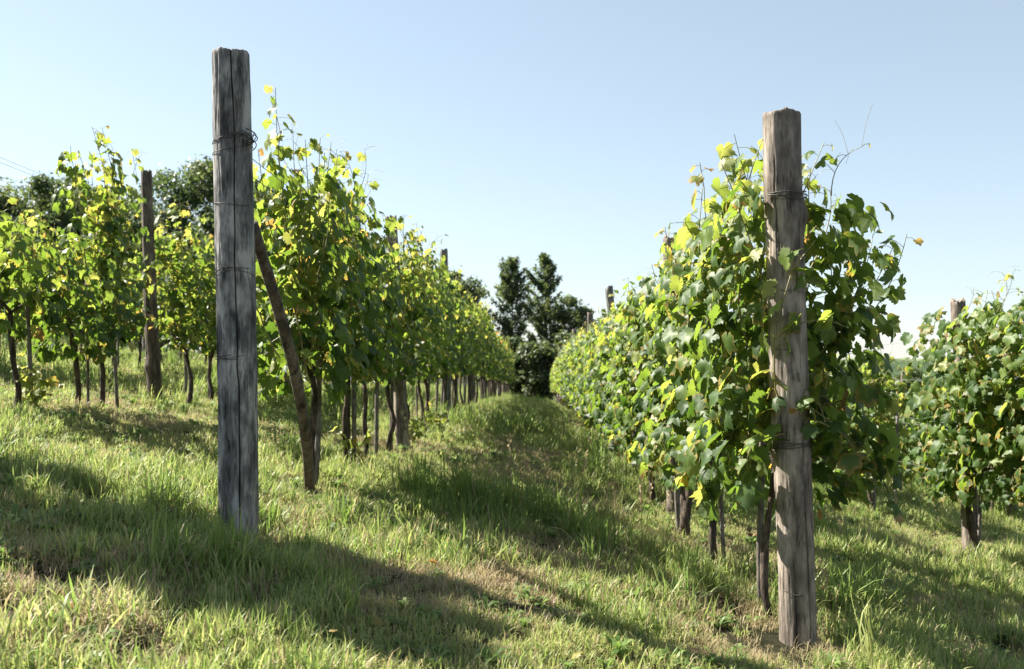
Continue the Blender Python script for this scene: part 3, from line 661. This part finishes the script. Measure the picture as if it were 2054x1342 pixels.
# ---------------------------------------------------------------- trees
def make_tree(seed, h, spread, base_h, clumps, csize, leaves, lsize=.16, tall=False, trunk_r=.16, stems=1):
    r_ = np.random.default_rng(seed)
    tr = MB(); cr = MB(); cen = []
    tops = []
    for s_ in range(stems):
        off = np.array([0, 0, 0]) if stems == 1 else np.array([r_.normal(0, .25), r_.normal(0, .25), 0])
        e = off * 3 + np.array([r_.normal(0, .05 * h), r_.normal(0, .05 * h), h * (.93 if tall else .72)])
        p = bez(np.array([off[0], off[1], -.3]), (off + e) / 2 + np.array([r_.normal(0, .03 * h), 0, 0]), e, 16); tr.tube(p, np.linspace(trunk_r, trunk_r * .18, 16), 8); tops.append(p)
    for i in range(clumps):
        p = tops[i % stems]
        f = r_.uniform(base_h, 1.0); z = f * h
        a = r_.uniform(0, 2 * np.pi)
        if tall: w = spread * (.10 + 1.0 * min(1, ((1.0 - f) / .62)) ** .75) * (.80 + .20 * math.sin(f * 13 + seed))
        else: w = spread * math.sqrt(max(.02, 1 - ((f - .58) / .46) ** 2))
        w *= math.sqrt(r_.random()) * r_.uniform(.75, 1.12)
        ax = np.array([np.interp(z - .35 * w, p[:, 2], p[:, c]) for c in range(3)])
        c = np.array([ax[0] + math.cos(a) * w, ax[1] + math.sin(a) * w, z])
        tr.tube(bez(ax, (ax + c) / 2 - [0, 0, .12 * w], c, 6), np.linspace(trunk_r * .32 * (1.1 - f), .012, 6), 5, cap=False)
        cen.append(c)
    cen = np.array(cen)
    for c in cen:
        n = int(leaves * r_.uniform(.6, 1.3)); k = csize * r_.uniform(.55, 1.25)
        d = unit(r_.normal(size=(n, 3))) * (r_.random(n) ** .45)[:, None] * np.array([1, 1, .72]) * k
        # a few sprays reach out of the clump
        d[: n // 6] *= r_.uniform(1.1, 1.7, (n // 6, 1))
        pos = c + d; nr = unit(d + r_.normal(0, .5, (n, 3)) * k + np.array([0, 0, .3 * k])); t = r_.normal(size=(n, 3)); sx = unit(np.cross(nr, t)); sy = np.cross(nr, sx)
        s = lsize * r_.uniform(.5, 1.2, n)[:, None]
        V = np.stack([pos - sx * s * .45, pos - sy * s * .7 , pos + sx * s * .45, pos + sy * s * .8], 1)
        vv = np.clip(r_.normal(.45, .2) + r_.normal(0, .18, n), 0, 1)
        C = np.zeros((n, 4, 3)); C[..., 0] = vv[:, None]
        cr.add(V.reshape(-1, 3), None, np.arange(n * 4).reshape(n, 4), C.reshape(-1, 3))
    return tr.mesh("tree_trunk", M_tree_bark), cr.mesh("tree_crown", M_tree, smooth=False)
def put_tree(name, px, ytop, d, ms, mh, label, cat="tree", group=None, rz=0, wide=1.0):
    """stands where its column of the photo meets its distance, as tall as its top row asks"""
    x = (px - CX) / FPX * d; z = zf(x, d); top = EYE + (HY - ytop) / FPX * d
    o = empty(name, (x, d, z), rz); s = (top - z) / mh; o.scale = (s * wide, s * wide, s)
    tag(o, label, cat, group)
    link("trunk", ms[0], o); link("crown", ms[1], o)
def make_slender(seed, h, spread, stems=2, n=150, trunk_r=.1, lsize=.15):
    """slender tree: steep branches all the way up each stem, leaves in sprays along them"""
    r_ = np.random.default_rng(seed); tr = MB(); cr = MB(); tops = []
    for s_ in range(stems):
        o_ = np.array([(s_ - (stems - 1) / 2) * .5 + r_.normal(0, .1), r_.normal(0, .2), 0]); hh = h * (1.0 if s_ == 0 else r_.uniform(.84, .93))
        p = bez(o_ * .6 - [0, 0, .3], o_ + [r_.normal(0, .25), 0, hh * .5], o_ * 1.3 + [r_.normal(0, .2), 0, hh * .97], 18); tr.tube(p, np.linspace(trunk_r, .015, 18), 7); tops.append((p, hh))
    for i in range(n):
        p, hh = tops[i % stems]; f = r_.uniform(.03, .97) ** .9; z = f * hh; a = r_.uniform(0, 6.283)
        b = np.array([np.interp(z, p[:, 2], p[:, c]) for c in range(3)])
        Lb = spread * (.22 + .95 * min(1, (1 - f) / .38) ** .7) * r_.uniform(.45, 1.15)
        e = b + np.array([math.cos(a) * Lb, math.sin(a) * Lb, Lb * r_.uniform(.5, 1.3)]); e[2] = min(e[2], hh * 1.0)
        q = bez(b, (b + e) / 2 - [0, 0, .12 * Lb], e, 9); tr.tube(q, np.linspace(.022, .006, 9), 4, cap=False)
        m = int((42 + 75 * Lb) * r_.uniform(.6, 1.3)); t = r_.uniform(.15, 1.08, m)
        pos = np.stack([np.interp(t, np.linspace(0, 1, 9), q[:, c]) for c in range(3)], -1) + r_.normal(0, .13, (m, 3)) * (1.15 - .5 * t)[:, None]
        nr = unit(r_.normal(size=(m, 3)) + [0, 0, .5]); tt = r_.normal(size=(m, 3)); sx = unit(np.cross(nr, tt)); sy = np.cross(nr, sx); sz_ = lsize * r_.uniform(.5, 1.2, m)[:, None]
        V = np.stack([pos - sx * sz_ * .4, pos - sy * sz_ * .7, pos + sx * sz_ * .4, pos + sy * sz_ * .8], 1)
        C = np.zeros((m, 4, 3)); C[..., 0] = np.clip(r_.normal(.5, .2) + r_.normal(0, .18, m), 0, 1)[:, None]
        cr.add(V.reshape(-1, 3), None, np.arange(m * 4).reshape(m, 4), C.reshape(-1, 3))
    return tr.mesh("tree_trunk", M_tree_bark), cr.mesh("tree_crown", M_tree, smooth=False)
oakA = make_tree(501, 11, 4.6, .22, 120, .95, 260, .17); oakB = make_tree(502, 11, 4.2, .2, 115, .9, 260, .17); oakC = make_tree(503, 11, 3.6, .2, 100, .85, 260, .17)
popA = make_slender(511, 10, 1.25, 1, 110); popB = make_slender(512, 10, 1.30, 1, 120)
rndA = make_tree(521, 7, 2.1, .10, 120, .50, 200, .14); bushB = make_tree(532, 4, 1.9, .04, 70, .55, 190, .16, trunk_r=.08); bushA = make_tree(531, 4, 1.9, .05, 50, .7, 190, .2, trunk_r=.08)
G = "dark trees beyond the vineyard's left side"
xo, yo = -4.95, 6.0  # out-of-view tree, added to cast the dark shadow band across the foreground
o = empty("broadleaf_tree", (xo, yo, zf(xo, yo)), 2.2); o.scale = (.43, .43, .56)
tag(o, "unseen small bushy tree added left of the view to shade the foreground", "tree"); link("trunk", rndA[0], o); link("crown", rndA[1], o)
put_tree("broadleaf_tree", -60, 350, 52, oakB, 11.6, "dark broadleaf tree cut by the photo's left edge", "tree", G, 1)
put_tree("broadleaf_tree", 65, 372, 56, oakC, 11.6, "low dark broadleaf tree second from the left edge", "tree", G, 2)
put_tree("broadleaf_tree", 165, 345, 54, oakA, 11.6, "dark broadleaf tree behind the tall narrow vine", "tree", G, .4)
put_tree("broadleaf_tree", 275, 385, 62, oakC, 11.6, "low dark broadleaf tree behind the thick split post", "tree", G, 4)
put_tree("broadleaf_tree", 405, 322, 56, oakA, 11.6, "tallest dark broadleaf tree, just left of the grey cracked end post", "tree", G, 3.0)
put_tree("broadleaf_tree", 520, 372, 60, oakB, 11.6, "dark broadleaf tree between the grey cracked end post and the vines", "tree", G, 5)
put_tree("broadleaf_tree", 640, 420, 66, oakC, 11.6, "dark broadleaf tree hidden behind the nearest vines left of the lane", "tree", G, 1.7)
Gh = "dark understorey bushes behind the left rows"
for q_, (px_, yt_) in enumerate(((-20, 425), (110, 430), (225, 440), (335, 425), (460, 430), (575, 450))):
    put_tree("bush", px_, yt_, 50 + q_ % 3, bushB, 4.2, ["dark bush behind the rows at the photo's left edge", "dark bush behind the rows under the second tree from the left", "dark bush behind the tall narrow vine", "dark bush behind the rows, left of the tallest left tree", "dark bush behind the grey cracked end post", "dark bush behind the nearest vines left of the lane"][q_], "bush", Gh, q_ * 1.3, .8)
put_tree("broadleaf_tree", 905, 545, 72, rndA, 7.2, "small dark tree peeping over the left row beside the third post", "tree", None, .6, 1.2)
put_tree("slender_tree", 1027, 516, 70, popA, 10.0, "slender tall tree at the lane's end, left of its taller twin", "tree", "slender trees at the lane's end", 0.5)
put_tree("slender_tree", 1094, 509, 71, popB, 10.0, "tallest slender tree at the lane's end, with a narrow pointed crown", "tree", "slender trees at the lane's end", 2.2)
put_tree("broadleaf_tree", 1146, 598, 69, rndA, 7.2, "round dark tree at the lane's end, right of the slender pair", "tree", None, 2)
Gb = "dark bushes at the lane's end"
put_tree("bush", 1035, 680, 64, bushA, 4.2, "dark bush at the lane's end under the left slender tree", "bush", Gb, 0)
put_tree("bush", 1082, 690, 63, bushA, 4.2, "dark bush closing the middle of the lane's end", "bush", Gb, 2)
put_tree("bush", 1130, 672, 66, bushA, 4.2, "dark bush at the lane's end under the round tree", "bush", Gb, 4)
put_tree("bush", 985, 690, 67, bushA, 4.2, "dark bush behind the far end of the left row", "bush", Gb, 1)
put_tree("bush", 1182, 700, 66, bushA, 4.2, "dark bush behind the far end of the right row", "bush", Gb, 5)
put_tree("broadleaf_tree", 1826, 742, 46, rndA, 7.2, "loose green tree below the wooded hill at right", "tree", None, 3, 1.0)
put_tree("broadleaf_tree", 1716, 748, 60, rndA, 7.2, "green tree behind the right rows under the sky gap", "tree", None, 1, 1.3)

# wooded hill far to the right
def hill_z(X, Y):
    b = 27.5 * np.exp(-(((X - 330) / 190) ** 2 + ((Y - 620) / 150) ** 2)) + 22 * np.exp(-(((X - 120) / 120) ** 2 + ((Y - 700) / 120) ** 2)) - 24
    t = np.clip((Y - 470 + 40 * vnoise(X / 60., Y / 60., 5)) / 60, 0, 1)
    return b + t * (2.2 * np.abs(vnoise(X / 6., Y / 6., 6)) + 1.4 * np.abs(vnoise(X / 3., Y / 3., 8)))
def hill_mat():
    m, t, N, L = new_mat("wooded_hill")
    ge = N("ShaderNodeNewGeometry"); n1 = N("ShaderNodeTexNoise"); n1.inputs["Scale"].default_value = .02; n1.inputs["Detail"].default_value = 9; n1.inputs["Roughness"].default_value = .65; L(ge.outputs["Position"], n1.inputs["Vector"])
    r = ramp(N, [(.40, (.035, .055, .028)), (.52, (.06, .085, .04)), (.62, (.13, .15, .07))]); L(n1.outputs[0], r.inputs[0])
    p = N("ShaderNodeBsdfPrincipled"); L(r.outputs[0], p.inputs["Base Color"]); p.inputs["Roughness"].default_value = .95; p.inputs["Specular IOR Level"].default_value = .1
    o = N("ShaderNodeOutputMaterial"); L(p.outputs[0], o.inputs[0]); return m
hl = link("hill", grid_mesh(np.linspace(-60, 700, 330), np.linspace(300, 900, 260), hill_z, "hill", hill_mat())); tag(hl, "low wooded hill far off at right", kind="structure")

# ---------------------------------------------------------------- grass
def tuft(seed, blades, spread, h0, h1, w, bend, v0, v1, segs=4, seedheads=0, tl=.45):
    r_ = np.random.default_rng(seed); mb = MB()
    n = blades; a = r_.uniform(0, 6.283, n); rr = spread * np.sqrt(r_.random(n)); base = np.stack([rr * np.cos(a), rr * np.sin(a), np.full(n, -.02)], -1)
    H = r_.uniform(h0, h1, n); yaw = r_.uniform(0, 6.283, n); bd = bend * r_.uniform(.25, 1.3, n); tilt = r_.normal(0, tl, n)
    k = np.linspace(0, 1, segs + 1)
    d = np.stack([np.cos(yaw), np.sin(yaw), 0 * yaw], -1); side = np.stack([-np.sin(yaw), np.cos(yaw), 0 * yaw], -1)
    ang = tilt[:, None] + bd[:, None] * k[None] ** 1.5
    stepx = np.sin(ang) * H[:, None] / segs; stepz = np.cos(ang) * H[:, None] / segs
    px = np.concatenate([np.zeros((n, 1)), np.cumsum(stepx[:, 1:], 1)], 1); pz = np.concatenate([np.zeros((n, 1)), np.cumsum(stepz[:, 1:], 1)], 1)
    P = base[:, None] + px[..., None] * d[:, None] + pz[..., None] * np.array([0, 0, 1.])
    wd_ = w * r_.uniform(.6, 1.3, n)[:, None] * np.array([.75, 1, .85, .6, .06] if segs == 4 else [.8, 1, .75, .06])[None]
    A = P - side[:, None] * wd_[..., None] / 2; B = P + side[:, None] * wd_[..., None] / 2 + np.array([0, 0, 1]) * 0
    V = np.stack([A, B], 2).reshape(n, -1, 3); m = 2 * (segs + 1)
    q = np.arange(segs) * 2; f = np.stack([q, q + 1, q + 3, q + 2], -1)
    F = (f[None] + (np.arange(n) * m)[:, None, None]).reshape(-1, 4)
    C = np.zeros((n, m, 3)); C[..., 0] = np.clip(r_.uniform(v0, v1, n), 0, 1)[:, None]
    dry = r_.random(n) < .10; C[dry, :, 0] = r_.uniform(.8, 1, dry.sum())[:, None]
    mb.add(V.reshape(-1, 3), None, F, C.reshape(-1, 3))
    for s_ in range(seedheads):
        b = np.array([r_.normal(0, spread * .5), r_.normal(0, spread * .5), 0]); e = b + np.array([r_.normal(0, .06), r_.normal(0, .06), h1 * r_.uniform(1.2, 1.6)])
        p = bez(b, (b + e) / 2 + [0, 0, .03], e, 7); mb.tube(p, .0011, 3, cap=False, c=(.85, 0, 0))
        for z_ in np.linspace(.7, 1, 9):
            c_ = b + (e - b) * z_; dv = unit(r_.normal(size=3)) * .012
            mb.add([c_, c_ + dv + [0, 0, .004], c_ + dv * 1.4 + [0, 0, .016], c_ + [0, 0, .012]], None, [[0, 1, 2, 3]], (.9, 0, 0))
    return mb
def broad(seed, n, size, h):
    r_ = np.random.default_rng(seed); mb = MB()
    for i in range(n):
        a = r_.uniform(0, 6.283); L_ = size * r_.uniform(.6, 1.2); w = L_ * .3; d = np.array([math.cos(a), math.sin(a), 0]); s_ = np.array([-d[1], d[0], 0]); up = r_.uniform(.2, 1.0)
        pts = [(0, .15), (.3, .8), (.6, 1), (.85, .6), (1, .05)]; vv = []
        for f, q in pts:
            c_ = d * L_ * f + np.array([0, 0, h * up * math.sin(f * 2.2)]); vv += [c_ - s_ * w * q / 2 + [0, 0, .006 * q], c_ + s_ * w * q / 2 + [0, 0, .006 * q]]
        mb.add(vv, None, [[2 * q, 2 * q + 1, 2 * q + 3, 2 * q + 2] for q in range(4)], (r_.uniform(.1, .4), 0, 0))
    return mb
tcol = bpy.data.collections.new("grass_tufts")
def proto(mb, name):
    o = bpy.data.objects.new(name, mb.mesh(name, M_grass)); tcol.objects.link(o)
names = 0
protos = [tuft(600 + q, 34, .085, .08, .17, .0072, 1.4, .20, .62) for q in range(4)]            # 0-3 lush
protos += [tuft(610 + q, 46, .09, .04, .10, .0064, 1.8, .35, .78, tl=.7) for q in range(3)]             # 4-6 short
protos += [tuft(620 + q, 22, .06, .15, .29, .0082, 1.2, .15, .50) for q in range(2)]              # 7-8 long
protos += [tuft(630 + q, 42, .09, .05, .13, .0044, 1.9, .80, 1.0) for q in range(2)]             # 9-10 dry
protos += [tuft(640, 18, .05, .14, .24, .004, .9, .3, .7, seedheads=4)]                          # 11 seeding
protos += [broad(650, 14, .09, .05), broad(651, 22, .07, .06)]                                   # 12-13 broad-leaved weeds
for q, mb in enumerate(protos): proto(mb, "grass_tuft_%02d" % q)

def grass_points(y0, y1, dens, s0, s1, xpad, far=False, xlim=None):
    r_ = np.random.default_rng(int(y0 * 10) + 5)
    xa = -(.515 * y1) - xpad; xb = .515 * y1 + xpad
    n = int((xb - xa) * (y1 - y0) * dens)
    x = r_.uniform(xa, xb, n); y = r_.uniform(y0, y1, n)
    m = np.abs(x) < .52 * y + xpad
    if xlim: m &= (x > xlim[0]) & (x < xlim[1])
    x, y = x[m], y[m]; n = len(x)
    pat = vnoise(x * .7, y * .7, 50) + .6 * vnoise(x * 2.1, y * 2.1, 51) - .35 * np.clip((5.2 - y) / 1.5, 0, 1)
    dryp = vnoise(x * .55 + 9, y * .55, 52) + .5 * vnoise(x * 1.9, y * 1.9, 53) + 1.5 * np.exp(-(((x - 1.25) / .35) ** 2 + ((y - 4.55) / .5) ** 2)) + 1.2 * np.exp(-(((x + 1.35) / .35) ** 2 + ((y - 5.9) / .5) ** 2)) + .35 * np.exp(-((x / 1.0) ** 2)) * (y < 5) + .75 * np.exp(-((x - (1.15 - .52 * (y - 4.4))) / .28) ** 2) * np.clip((7.2 - y) / .8, 0, 1)
    idx = r_.integers(0, 4, n)
    idx = np.where((pat < -.15) | (r_.random(n) < .25), r_.integers(4, 7, n), idx)
    idx = np.where((pat > .55) & (r_.random(n) < .45), r_.integers(7, 9, n), idx)
    idx = np.where((dryp > .75) & (r_.random(n) < .75), r_.integers(9, 11, n), idx)
    idx = np.where((dryp > .35) & (dryp <= .75) & (r_.random(n) < .3), r_.integers(9, 11, n), idx)
    q = r_.random(n); idx = np.where((q < .0012) & (y > 4.5), 11, idx); idx = np.where((q > .012) & (q < .075), r_.integers(12, 14, n), idx)
    clump = vnoise(x * 4.2, y * 4.2, 57) + .6 * vnoise(x * 9, y * 9, 58)
    sc = .88 * r_.uniform(s0, s1, n) * (1 + .18 * pat) * (1 + .48 * clump * np.clip(1.4 - y / 25, 0, 1))
    idx = np.where((idx >= 7) & (idx <= 8) & (y < 3.9), 1, idx)
    bare = np.minimum(np.hypot(x + 1.426, y - 5.16), np.hypot(x - 1.342, y - 4.66))
    idx = np.where((bare < .26) & (r_.random(n) < .6), r_.integers(9, 11, n), idx); sc = sc * np.where(bare < .22, .7, 1)
    keep = ~((dryp > 1.35) & (r_.random(n) < .55)) & ~((clump < -.45) & (r_.random(n) < .65))
    for (px_, py_, pr_) in ((-1.426, 5.16, .10), (1.342, 4.7, .09)):
        keep &= np.hypot(x - px_, y - py_) > pr_ + .02
    x, y, idx, sc = x[keep], y[keep], idx[keep], sc[keep]
    rot = np.stack([r_.normal(0, .12, len(x)), r_.normal(0, .12, len(x)), r_.uniform(0, 6.283, len(x))], -1)
    return np.stack([x, y, zg(x, y)], -1), rot, sc, idx
sets = [grass_points(1.9, 4.5, 480, .70, 1.1, .5), grass_points(4.5, 7.5, 380, .75, 1.15, .5), grass_points(7.5, 13, 190, .9, 1.35, .6),
        grass_points(13, 22, 75, 1.1, 1.7, .8, xlim=(-12, 11)), grass_points(22, 40, 34, 1.1, 1.7, 1, xlim=(-14, 14)), grass_points(40, 66, 18, 1.2, 1.8, 1, xlim=(-6, 8))]
pos = np.vstack([s[0] for s in sets]); rot = np.vstack([s[1] for s in sets]); sc = np.concatenate([s[2] for s in sets]); idx = np.concatenate([s[3] for s in sets])
print("grass tufts", len(pos), "vines", nv)
gm = bpy.data.meshes.new("grass"); gm.vertices.add(len(pos)); gm.vertices.foreach_set("co", pos.astype(np.float32).ravel())
for nm_, ty, dat in (("rot", 'FLOAT_VECTOR', rot), ("sc", 'FLOAT', sc), ("idx", 'INT', idx)):
    a = gm.attributes.new(nm_, ty, 'POINT')
    a.data.foreach_set("vector" if ty == 'FLOAT_VECTOR' else "value", (dat.astype(np.int32) if ty == 'INT' else dat.astype(np.float32)).ravel())
go = link("grass", gm); tag(go, "long and short meadow grass with dry patches covering the slope", kind="stuff")
ng = bpy.data.node_groups.new("grass_scatter", 'GeometryNodeTree')
ng.interface.new_socket("Geometry", in_out='INPUT', socket_type='NodeSocketGeometry'); ng.interface.new_socket("Geometry", in_out='OUTPUT', socket_type='NodeSocketGeometry')
N = ng.nodes.new; L = ng.links.new
gi = N("NodeGroupInput"); gout = N("NodeGroupOutput")
m2p = N("GeometryNodeMeshToPoints"); L(gi.outputs[0], m2p.inputs[0])
iop = N("GeometryNodeInstanceOnPoints"); L(m2p.outputs[0], iop.inputs["Points"])
ci = N("GeometryNodeCollectionInfo"); ci.inputs["Collection"].default_value = tcol; ci.inputs["Separate Children"].default_value = True; ci.inputs["Reset Children"].default_value = True
L(ci.outputs[0], iop.inputs["Instance"]); iop.inputs["Pick Instance"].default_value = True
def na(nm_, ty):
    n_ = N("GeometryNodeInputNamedAttribute"); n_.data_type = ty; n_.inputs[0].default_value = nm_; return n_.outputs[0]
L(na("idx", 'INT'), iop.inputs["Instance Index"]); L(na("rot", 'FLOAT_VECTOR'), iop.inputs["Rotation"]); L(na("sc", 'FLOAT'), iop.inputs["Scale"])
L(iop.outputs[0], gout.inputs[0])
md = go.modifiers.new("scatter", 'NODES'); md.node_group = ng

# ---------------------------------------------------------------- small things on the grass
r_ = np.random.default_rng(77); fl = MB(); n = 60
x = r_.uniform(-2.4, 3.2, n); y = r_.uniform(3.2, 9, n); P = np.stack([x, y, zg(x, y) + r_.uniform(.04, .11, n)], -1)
put_leaves(fl, P, np.stack([r_.normal(0, .4, n), r_.normal(-.2, .4, n), np.ones(n)], -1), r_.normal(0, 1, (n, 3)), r_.uniform(.018, .036, n), r_.uniform(.84, 1, n), 0, r_)
tag(link("fallen_leaves", fl.mesh("fallen_leaves", M_leaf)), "orange and brown fallen vine leaves caught in the grass", kind="stuff")
def dry_weed(x, d, label, seed, h=.34):
    o = empty("dry_weed", (x, d, zf(x, d))); tag(o, label, "weed")
    link("stalks", tuft(seed, 26, .07, h * .5, h, .006, .7, .84, 1.0, seedheads=3).mesh("dry_stalks", M_grass), o)
dry_weed(.80, 7.7, "tan dry weed tuft standing in the lane's shade, left of the right row", 1, .42)
def tall_weed(x, d, h, label, seed):
    r_ = np.random.default_rng(seed); mb = MB(); lf = MB()
    o = empty("tall_weed", (x, d, zf(x, d))); tag(o, label, "weed")
    p = bez(np.zeros(3), np.array([.01, 0, h * .5]), np.array([-.03, 0, h]), 9); mb.tube(p, np.linspace(.004, .002, 9), 6, c=(.62, 0, 0))
    lf.add(tuft(seed, 7, .02, h * .8, h * 1.2, .010, 1.3, .35, .6).v[0] + p[3], None, np.vstack(tuft(seed, 7, .02, h * .8, h * 1.2, .010, 1.3, .35, .6).f4), (.5, 0, 0))
    link("stem", mb.mesh("weed_stem", M_grass), o); link("leaves", lf.mesh("weed_leaves", M_grass), o)
tall_weed(1.50, 4.15, .30, "tall pale-stemmed weed right of the brown end post's foot", 5)
